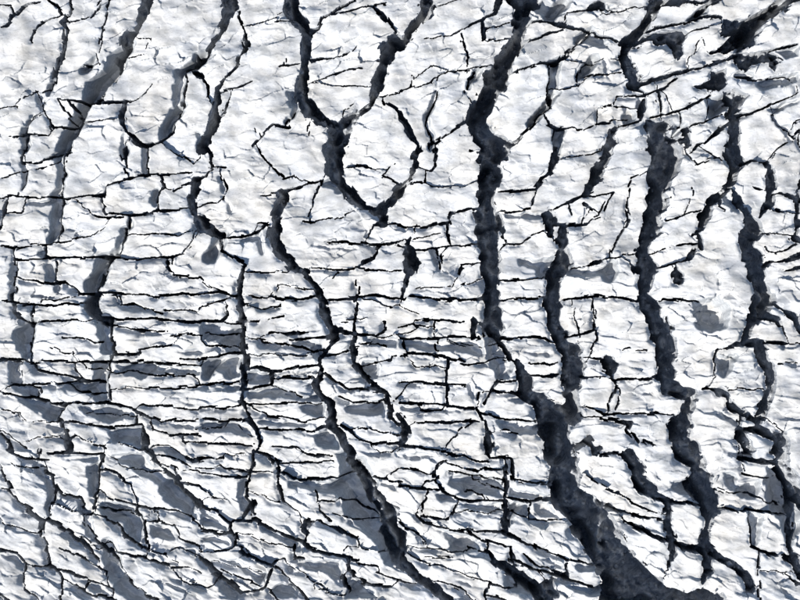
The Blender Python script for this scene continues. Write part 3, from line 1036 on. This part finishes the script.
FLOOR = ice_material('crevasse_ice', (0.16, 0.17, 0.19), (0.62, 0.635, 0.65))

# ------------------------------------------------------------------ the bed of the crevasses: one sheet that runs on to the horizon
WL = np.clip((520-RX)/160, 0, 1)           # on the left the openings drop from a shelf into a narrow slot
SLOT = np.clip((0.42+0.35*gnoise(RX/20, RY/20, 63)-(DLEN-DRUN)/np.maximum(DLEN, 1))/0.12, 0, 1)*WL
SLOT = np.maximum(SLOT, np.clip((0.34+0.4*gnoise(RX/20, RY/20, 64)-DRUN/np.maximum(DLEN, 1))/0.12, 0, 1)*(1-WL))
DEPTH = np.where(DM, TAN*np.minimum(DLEN, 95)*(1.10+0.28*(1-WL))+1.0+9.0*np.exp(-DLEN/4.0)+28.0*SLOT, 0)
_, _, lc = cells(RX/8, RY/6, 65)          # ledges step down from both rims of the wide openings
LED = np.clip((-FD+1.6*lc[..., 0]+1.5*gnoise(RX/11, RY/11, 66))/(0.20*np.minimum(DLEN, 40)+0.8), 0, 1)
LED = 0.62*LED+0.38*np.floor(LED*2.99)/2
DEPTH = np.where(DLEN > 7, DEPTH*(0.35+0.65*LED), DEPTH)
DEPTH = 2.5 + dil(DEPTH, 1) + dil(np.maximum(SDEP, SHIN), 4)
DEPTH = blur(DEPTH, 1) + 16.0*blur((FD > 2.5).astype(np.float32), 2)
def bed(X, Y):
    z = 4.0*gnoise(X/95, Y/95, 20) + 2.2*gnoise(X/34, Y/34, 21) - samp(DEPTH, X, Y)
    ox, oy, c = cells(X/9, Y/7, 61)          # fallen blocks and ledges
    return z + 2.5*fbm(X/15, Y/15, 60, 3, 0.6) + 2.8*c[..., 2] + 6.0*(ox*c[..., 0]+oy*c[..., 1])
def new_mesh(name, co, f4, f3=None, m4=None, m3=None, smooth4=None):
    me = bpy.data.meshes.new(name); n4 = len(f4); n3 = 0 if f3 is None else len(f3)
    me.vertices.add(len(co)); me.vertices.foreach_set('co', co.astype(np.float32).ravel())
    lv = f4.ravel() if not n3 else np.concatenate([f4.ravel(), f3.ravel()])
    me.loops.add(len(lv)); me.loops.foreach_set('vertex_index', lv.astype(np.int32))
    me.polygons.add(n4+n3)
    ls = np.concatenate([np.arange(n4)*4, n4*4+np.arange(n3)*3]); me.polygons.foreach_set('loop_start', ls.astype(np.int32))
    return me
def world(x, y, z): return np.stack([(x-400)*PX, (300-y)*PX, z*PX], -1)
bx = np.concatenate([[-9000, -3000, -900], np.arange(-MX-12, 800+MX+13, 1.6), [1700, 3800, 9800]])
by = np.concatenate([[-9000, -3000, -900], np.arange(-MY-12, 600+MY+13, 1.6), [1500, 3600, 9600]])
BX, BY = np.meshgrid(bx, by, indexing='ij'); BZ = bed(BX, BY)
out = (BX < -MX-5) | (BX > 800+MX+5) | (BY < -MY-5) | (BY > 600+MY+5)
BZ = np.where(out, 2.0*gnoise(BX/60, BY/60, 77), BZ)
bi = np.arange(BX.size).reshape(BX.shape)
bq = np.stack([bi[:-1,:-1], bi[:-1,1:], bi[1:,1:], bi[1:,:-1]], -1).reshape(-1, 4)
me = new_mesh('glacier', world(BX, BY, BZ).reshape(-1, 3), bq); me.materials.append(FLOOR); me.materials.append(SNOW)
fo = out[:-1,:-1] & out[1:,1:]
me.polygons.foreach_set('material_index', fo.ravel().astype(np.int32)); me.update()
bed_ob = bpy.data.objects.new('glacier', me); SC.collection.objects.link(bed_ob); bed_ob['kind'] = 'structure'

# ------------------------------------------------------------------ the ridges of ice and their blocks
RIDGES = [   # name, category, label, spine in plan units
 ('ice_plate', 'ice plate', 'cracked snow slab filling the top left corner', [(25, 10), (25, 60), (20, 115)]),
 ('ice_ridge', 'ice ridge', 'narrow snow strip touching the top edge, left of the leftmost long crevasse', [(95, 10), (90, 80)]),
 ('ice_ridge', 'ice ridge', 'tall smooth ridge holding a U-shaped crack, right of the leftmost long crevasse', [(185, 10), (165, 60), (140, 110), (100, 160)]),
 ('ice_ridge', 'ice ridge', 'broad smooth white ridge left of the crevasse that curls round the dome', [(250, 20), (245, 90), (240, 140)]),
 ('ice_block', 'ice block', 'goblet-shaped snow block between two crevasse arms above the round dome', [(345, 20), (345, 95)]),
 ('ice_dome', 'ice dome', 'round snow dome ringed by a dark crevasse in the upper centre', [(378, 150), (378, 170)]),
 ('ice_ridge', 'ice ridge', 'cracked white ridge from the top edge down between dome and long central crevasse', [(455, 20), (440, 90), (440, 150)]),
 ('ice_ridge', 'ice ridge', 'ridge along the right bank of the long central crevasse, touching the top edge', [(575, 35), (545, 80), (515, 150)]),
 ('ice_ridge', 'ice ridge', 'broad ridge with slanting black gashes, left of the upper ragged right-hand crevasse', [(620, 90), (600, 160), (585, 215)]),
 ('slab_pile', 'ice slabs', 'splintered slanting slabs at the top edge near the right corner', [(690, 12), (780, 35)]),
 ('slab_pile', 'ice slabs', 'rugged pale slabs to the right of an L-shaped dark gap, near the top right corner', [(665, 55), (720, 55), (775, 60)]),
 ('ice_block', 'ice block', 'small broken wedge of ice just below the L-shaped dark gap, upper right', [(700, 105), (690, 150)]),
 ('ice_ridge', 'ice ridge', 'narrow upright strip between the ragged crevasse and the forked crevasse, upper right', [(705, 200), (700, 260)]),
 ('slab_pile', 'ice slabs', 'sloping snow slabs against the right edge, below the top right corner', [(775, 100), (780, 145)]),
 ('ice_plate', 'ice plate', 'cracked white slab against the right edge, right of the forked crevasse', [(785, 215), (785, 270)]),
 ('slab_pile', 'ice slabs', 'stepped snow blocks against the left edge in the upper third', [(20, 165), (22, 230)]),
 ('slab_pile', 'ice slabs', 'broken slabs against the left edge at mid height', [(25, 275), (25, 330)]),
 ('ice_block', 'ice block', 'squarish blocks left of the flat brick-shaped slab, on the leftmost long crevasse', [(90, 180), (90, 235)]),
 ('ice_plate', 'ice plate', 'flat brick-shaped slab outlined by thin cracks below the U-shaped crack', [(160, 185), (160, 215)]),
 ('ice_plate', 'ice plate', 'wide trapezoid slab directly below the flat brick-shaped slab', [(160, 235), (170, 280)]),
 ('slab_pile', 'ice slabs', 'pile of short slabs left of the tall pile of long horizontal layers', [(70, 275), (80, 330)]),
 ('ice_plate', 'ice plate', 'low strip of snow on top of the square layered pile left of centre', [(250, 185), (250, 245), (270, 290)]),
 ('ice_ridge', 'ice ridge', 'smooth lobe of snow below and left of the round dome', [(330, 210), (345, 265)]),
 ('slab_pile', 'ice slabs', 'stepped blocks right under the dome, reaching to the central crevasse', [(440, 200), (440, 235)]),
 ('slab_pile', 'ice slabs', 'long thin horizontal slabs left of the central crevasse at mid height', [(400, 300), (440, 320)]),
 ('ice_block', 'ice block', 'pair of blocks on the left bank of the central crevasse, above long thin slabs', [(450, 255), (455, 280)]),
 ('slab_pile', 'ice slabs', 'pale slabs on the right bank of the central crevasse, reaching up to a slanting gash', [(540, 220), (540, 240)]),
 ('slab_pile', 'ice slabs', 'slabs filling the gap between the central crevasse and its narrow right-hand neighbour', [(530, 290), (535, 320)]),
 ('slab_pile', 'ice slabs', 'upright group of cracked slabs left of the ragged crevasse at mid height', [(600, 270), (605, 340)]),
 ('ice_plateau', 'ice plateau', 'big smooth white field between the ragged crevasse and the forked crevasse', [(720, 310), (710, 380)]),
 ('slab_pile', 'ice slabs', 'tall pile of long horizontal layers at mid left', [(165, 335), (165, 350), (170, 385)]),
 ('slab_pile', 'ice slabs', 'long pale layers with shaded upper edges, just below the tall pile of layers', [(180, 425), (200, 445)]),
 ('slab_pile', 'ice slabs', 'square layered pile between two narrow crevasses, left of centre', [(280, 300), (280, 340)]),
 ('slab_pile', 'ice slabs', 'thin stacked layers just below the square layered pile', [(280, 395), (285, 440)]),
 ('slab_pile', 'ice slabs', 'slabs split by a black zigzag crack near the picture centre', [(375, 340), (400, 390)]),
 ('slab_pile', 'ice slabs', 'wide bright slabs with one upright crack, below the long thin slabs', [(430, 390), (460, 420)]),
 ('slab_pile', 'ice slabs', 'slabs along the right bank of the crevasse that becomes the bottom gash', [(370, 420), (400, 470)]),
 ('slab_pile', 'ice slabs', 'row of slabs on the right bank where the central crevasse starts to widen', [(590, 400), (610, 440)]),
 ('slab_pile', 'ice slabs', 'shingled slabs against the left edge, two thirds down', [(30, 385), (25, 420), (15, 450)]),
 ('slab_pile', 'ice slabs', 'pale leaning plates between the diagonal cracks, lower left', [(70, 430), (75, 470)]),
 ('slab_pile', 'ice slabs', 'slanting plates in the bottom left corner', [(35, 510), (20, 560)]),
 ('slab_pile', 'ice slabs', 'slanting plates at the bottom edge, next to the bottom left corner plates', [(90, 520), (60, 580)]),
 ('slab_pile', 'ice slabs', 'shaded shingles sloping down right, above the bottom edge, lower left', [(160, 480), (170, 515)]),
 ('slab_pile', 'ice slabs', 'narrow slanting plates at the bottom edge below the shaded shingles', [(150, 560), (190, 590)]),
 ('ice_block', 'ice block', 'pair of upright blocks with a dark crack between, below the thin stacked layers', [(260, 480), (250, 520)]),
 ('slab_pile', 'ice slabs', 'wide shaded slabs on the left bank of the gash at bottom centre', [(330, 500), (340, 550)]),
 ('slab_pile', 'ice slabs', 'low slanting plates along the bottom edge, left of the bottom centre gash', [(260, 570), (330, 590)]),
 ('slab_pile', 'ice slabs', 'stacked slabs with a black notch, left of the broad trench', [(440, 480), (490, 480)]),
 ('slab_pile', 'ice slabs', 'plates along the right bank of the gash at bottom centre', [(430, 540), (400, 560)]),
 ('slab_pile', 'ice slabs', 'jumbled plates sloping into the left side of the broad trench, bottom edge', [(500, 530), (560, 570)]),
 ('ice_plateau', 'ice plateau', 'bright snow cut by a hooked crack, right of the broad trench', [(630, 470), (650, 500)]),
 ('ice_block', 'ice block', 'pale tongue of ice pointing down along the right bank of the broad trench', [(660, 550), (640, 560)]),
 ('slab_pile', 'ice slabs', 'bright plates at the bottom edge between the broad trench and right corner', [(690, 570), (750, 580)]),
 ('slab_pile', 'ice slabs', 'snow blocks against the right edge at mid height', [(780, 330), (785, 400)]),
 ('slab_pile', 'ice slabs', 'shaded snow against the right edge in the bottom right corner', [(790, 470), (790, 580)]),
]
def spine_dist(p, sp):
    best = 1e9
    for (x0, y0), (x1, y1) in zip(sp[:-1], sp[1:]):
        dx, dy = x1-x0, y1-y0; t = min(1, max(0, ((p[0]-x0)*dx+(p[1]-y0)*dy)/max(1e-9, dx*dx+dy*dy)))
        best = min(best, math.hypot(p[0]-x0-t*dx, p[1]-y0-t*dy))
    return best
roots = []
for name, cat, label, sp in RIDGES:
    o = bpy.data.objects.new(name, None); SC.collection.objects.link(o)
    cx = sum(p[0] for p in sp)/len(sp); cy = sum(p[1] for p in sp)/len(sp)
    o.location = ((cx-400)*PX, (300-cy)*PX, 0); o.empty_display_size = 2
    o['label'] = label; o['category'] = cat
    roots.append(o)

lab4 = lab[faces4].max(1); lab3 = lab[faces3].max(1)
o4 = np.argsort(lab4, kind='stable'); faces4 = faces4[o4]; lab4 = lab4[o4]
o3 = np.argsort(lab3, kind='stable'); faces3 = faces3[o3]; lab3 = lab3[o3]
ids, first, num = np.unique(lab4, return_index=True, return_counts=True)
fX, fY, fH, fSD = VX.ravel(), VY.ravel(), H.ravel(), SD.ravel()
stats = []
for bid, f0, n in zip(ids, first, num):
    if n < 14 or bid < 0: continue
    q = faces4[f0:f0+n]; a, b = np.searchsorted(lab3, (bid, bid+1)); t = faces3[a:b]
    vid, inv = np.unique(np.concatenate([q.ravel(), t.ravel()]), return_inverse=True)
    q = inv[:q.size].reshape(-1, 4); t = inv[q.size:].reshape(-1, 3)
    x, y, h = fX[vid], fY[vid], fH[vid].astype(np.float64)
    cx, cy = x.mean(), y.mean(); rr = random.Random(int(bid))
    ew, eh = np.ptp(x), np.ptp(y)
    low = min(1, max(0, (cy-180)/200))
    k = (0.03+0.08*low)*rr.uniform(0.3, 1.6)      # blocks lean, their lower edge lifted
    tilt = k*((x-cx)*0.35-(y-cy)*0.94) + rr.uniform(-0.07, 0.07)*(x-cx)
    if x.min() > -6 and x.max() < 806 and y.min() > -6 and y.max() < 606: h = h + np.clip(tilt, -5, 5) + rr.uniform(-0.9, 0.9)
    # rim edges, then the side walls in three courses
    ed = np.concatenate([q[:, [0,1]], q[:, [1,2]], q[:, [2,3]], q[:, [3,0]], t[:, [0,1]], t[:, [1,2]], t[:, [2,0]]])
    key = ed[:,0]*10000019+ed[:,1]; rev = ed[:,1]*10000019+ed[:,0]
    rim = ed[~np.isin(key, rev)]
    rv, ri = np.unique(rim.ravel(), return_inverse=True); ri = ri.reshape(-1, 2); nr = len(rv)
    zb = np.minimum(bed(x[rv], y[rv])-4, h[rv]-4); xs, ys, zs = [x, x[rv]], [y, y[rv]], [h, h[rv]]; walls = []; prev = len(x)+np.arange(nr)
    for c, f in enumerate((0.22, 0.55, 1.0)):
        ja = 0.7 if c < 2 else 0.2
        xs.append(x[rv]+ja*gnoise(x[rv]/3, y[rv]/3, 70+c)); ys.append(y[rv]+ja*gnoise(x[rv]/3, y[rv]/3, 80+c))
        zs.append(h[rv]+(zb-h[rv])*f); cur = len(x)+(c+1)*nr+np.arange(nr)
        walls.append(np.stack([prev[ri[:,1]], prev[ri[:,0]], cur[ri[:,0]], cur[ri[:,1]]], -1)); prev = cur
    wq = np.concatenate(walls)
    co = world(np.concatenate(xs), np.concatenate(ys), np.concatenate(zs))
    org = world(np.array([cx]), np.array([cy]), np.array([float(zb.min())]))[0]
    asp = ew/max(1, eh)
    name = 'chunk' if n*STEP*STEP < 90 else ('slab' if asp > 2.2 else 'block')
    me = new_mesh(name, co-org, np.concatenate([q, wq]), t)
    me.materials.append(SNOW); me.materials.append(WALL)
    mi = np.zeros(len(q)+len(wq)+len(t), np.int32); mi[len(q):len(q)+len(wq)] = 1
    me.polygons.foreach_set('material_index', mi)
    sm = np.ones(len(mi), bool); me.polygons.foreach_set('use_smooth', sm)
    me.update()
    ob = bpy.data.objects.new(name, me); SC.collection.objects.link(ob)
    j = min(range(len(RIDGES)), key=lambda j: spine_dist((cx, cy), RIDGES[j][3]))
    ob.parent = roots[j]; ob.location = Vector(org)-roots[j].location
    stats.append((n, j, cx, cy))
print('BLOCKS', len(stats), 'faces4', len(faces4), 'biggest', sorted(s[0] for s in stats)[-5:])

# ------------------------------------------------------------------ broken ice lying on the crevasse floors
rg = np.random.RandomState(5)
ci, cj = np.nonzero((DLEN > 7) & (FD < -1.2) & (RX > -20) & (RX < 820) & (RY > -20) & (RY < 620))
pick = rg.randint(0, len(ci), 2600); cxs = rx[ci[pick]]+rg.uniform(-.5, .5, 2600); cys = ry[cj[pick]]+rg.uniform(-.5, .5, 2600)
cz = bed(cxs.astype(np.float32), cys.astype(np.float32)); vv, qq = [], []
cube = np.array([(-1,-1,-1),(1,-1,-1),(1,1,-1),(-1,1,-1),(-1,-1,1),(1,-1,1),(1,1,1),(-1,1,1)], float)
cf = np.array([(3,2,1,0),(4,5,6,7),(0,1,5,4),(1,2,6,5),(2,3,7,6),(3,0,4,7)])
for i in range(2600):
    r = 0.35+1.6*rg.rand()**4; c = cube*r*rg.uniform(0.6, 1.3, 3)+rg.uniform(-.35, .35, (8, 3))*r; a = rg.rand()*6.28
    x = c[:,0]*math.cos(a)-c[:,1]*math.sin(a); y = c[:,0]*math.sin(a)+c[:,1]*math.cos(a)
    p = world(cxs[i]+x, cys[i]+y, cz[i]+r*0.35+c[:,2]); vv.append(p); qq.append(cf+8*i)
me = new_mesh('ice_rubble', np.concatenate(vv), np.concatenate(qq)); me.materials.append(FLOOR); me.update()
rb = bpy.data.objects.new('ice_rubble', me); SC.collection.objects.link(rb)
rb['kind'] = 'stuff'; rb['label'] = 'small broken ice pieces lying on the dark crevasse floors'; rb['category'] = 'ice rubble'
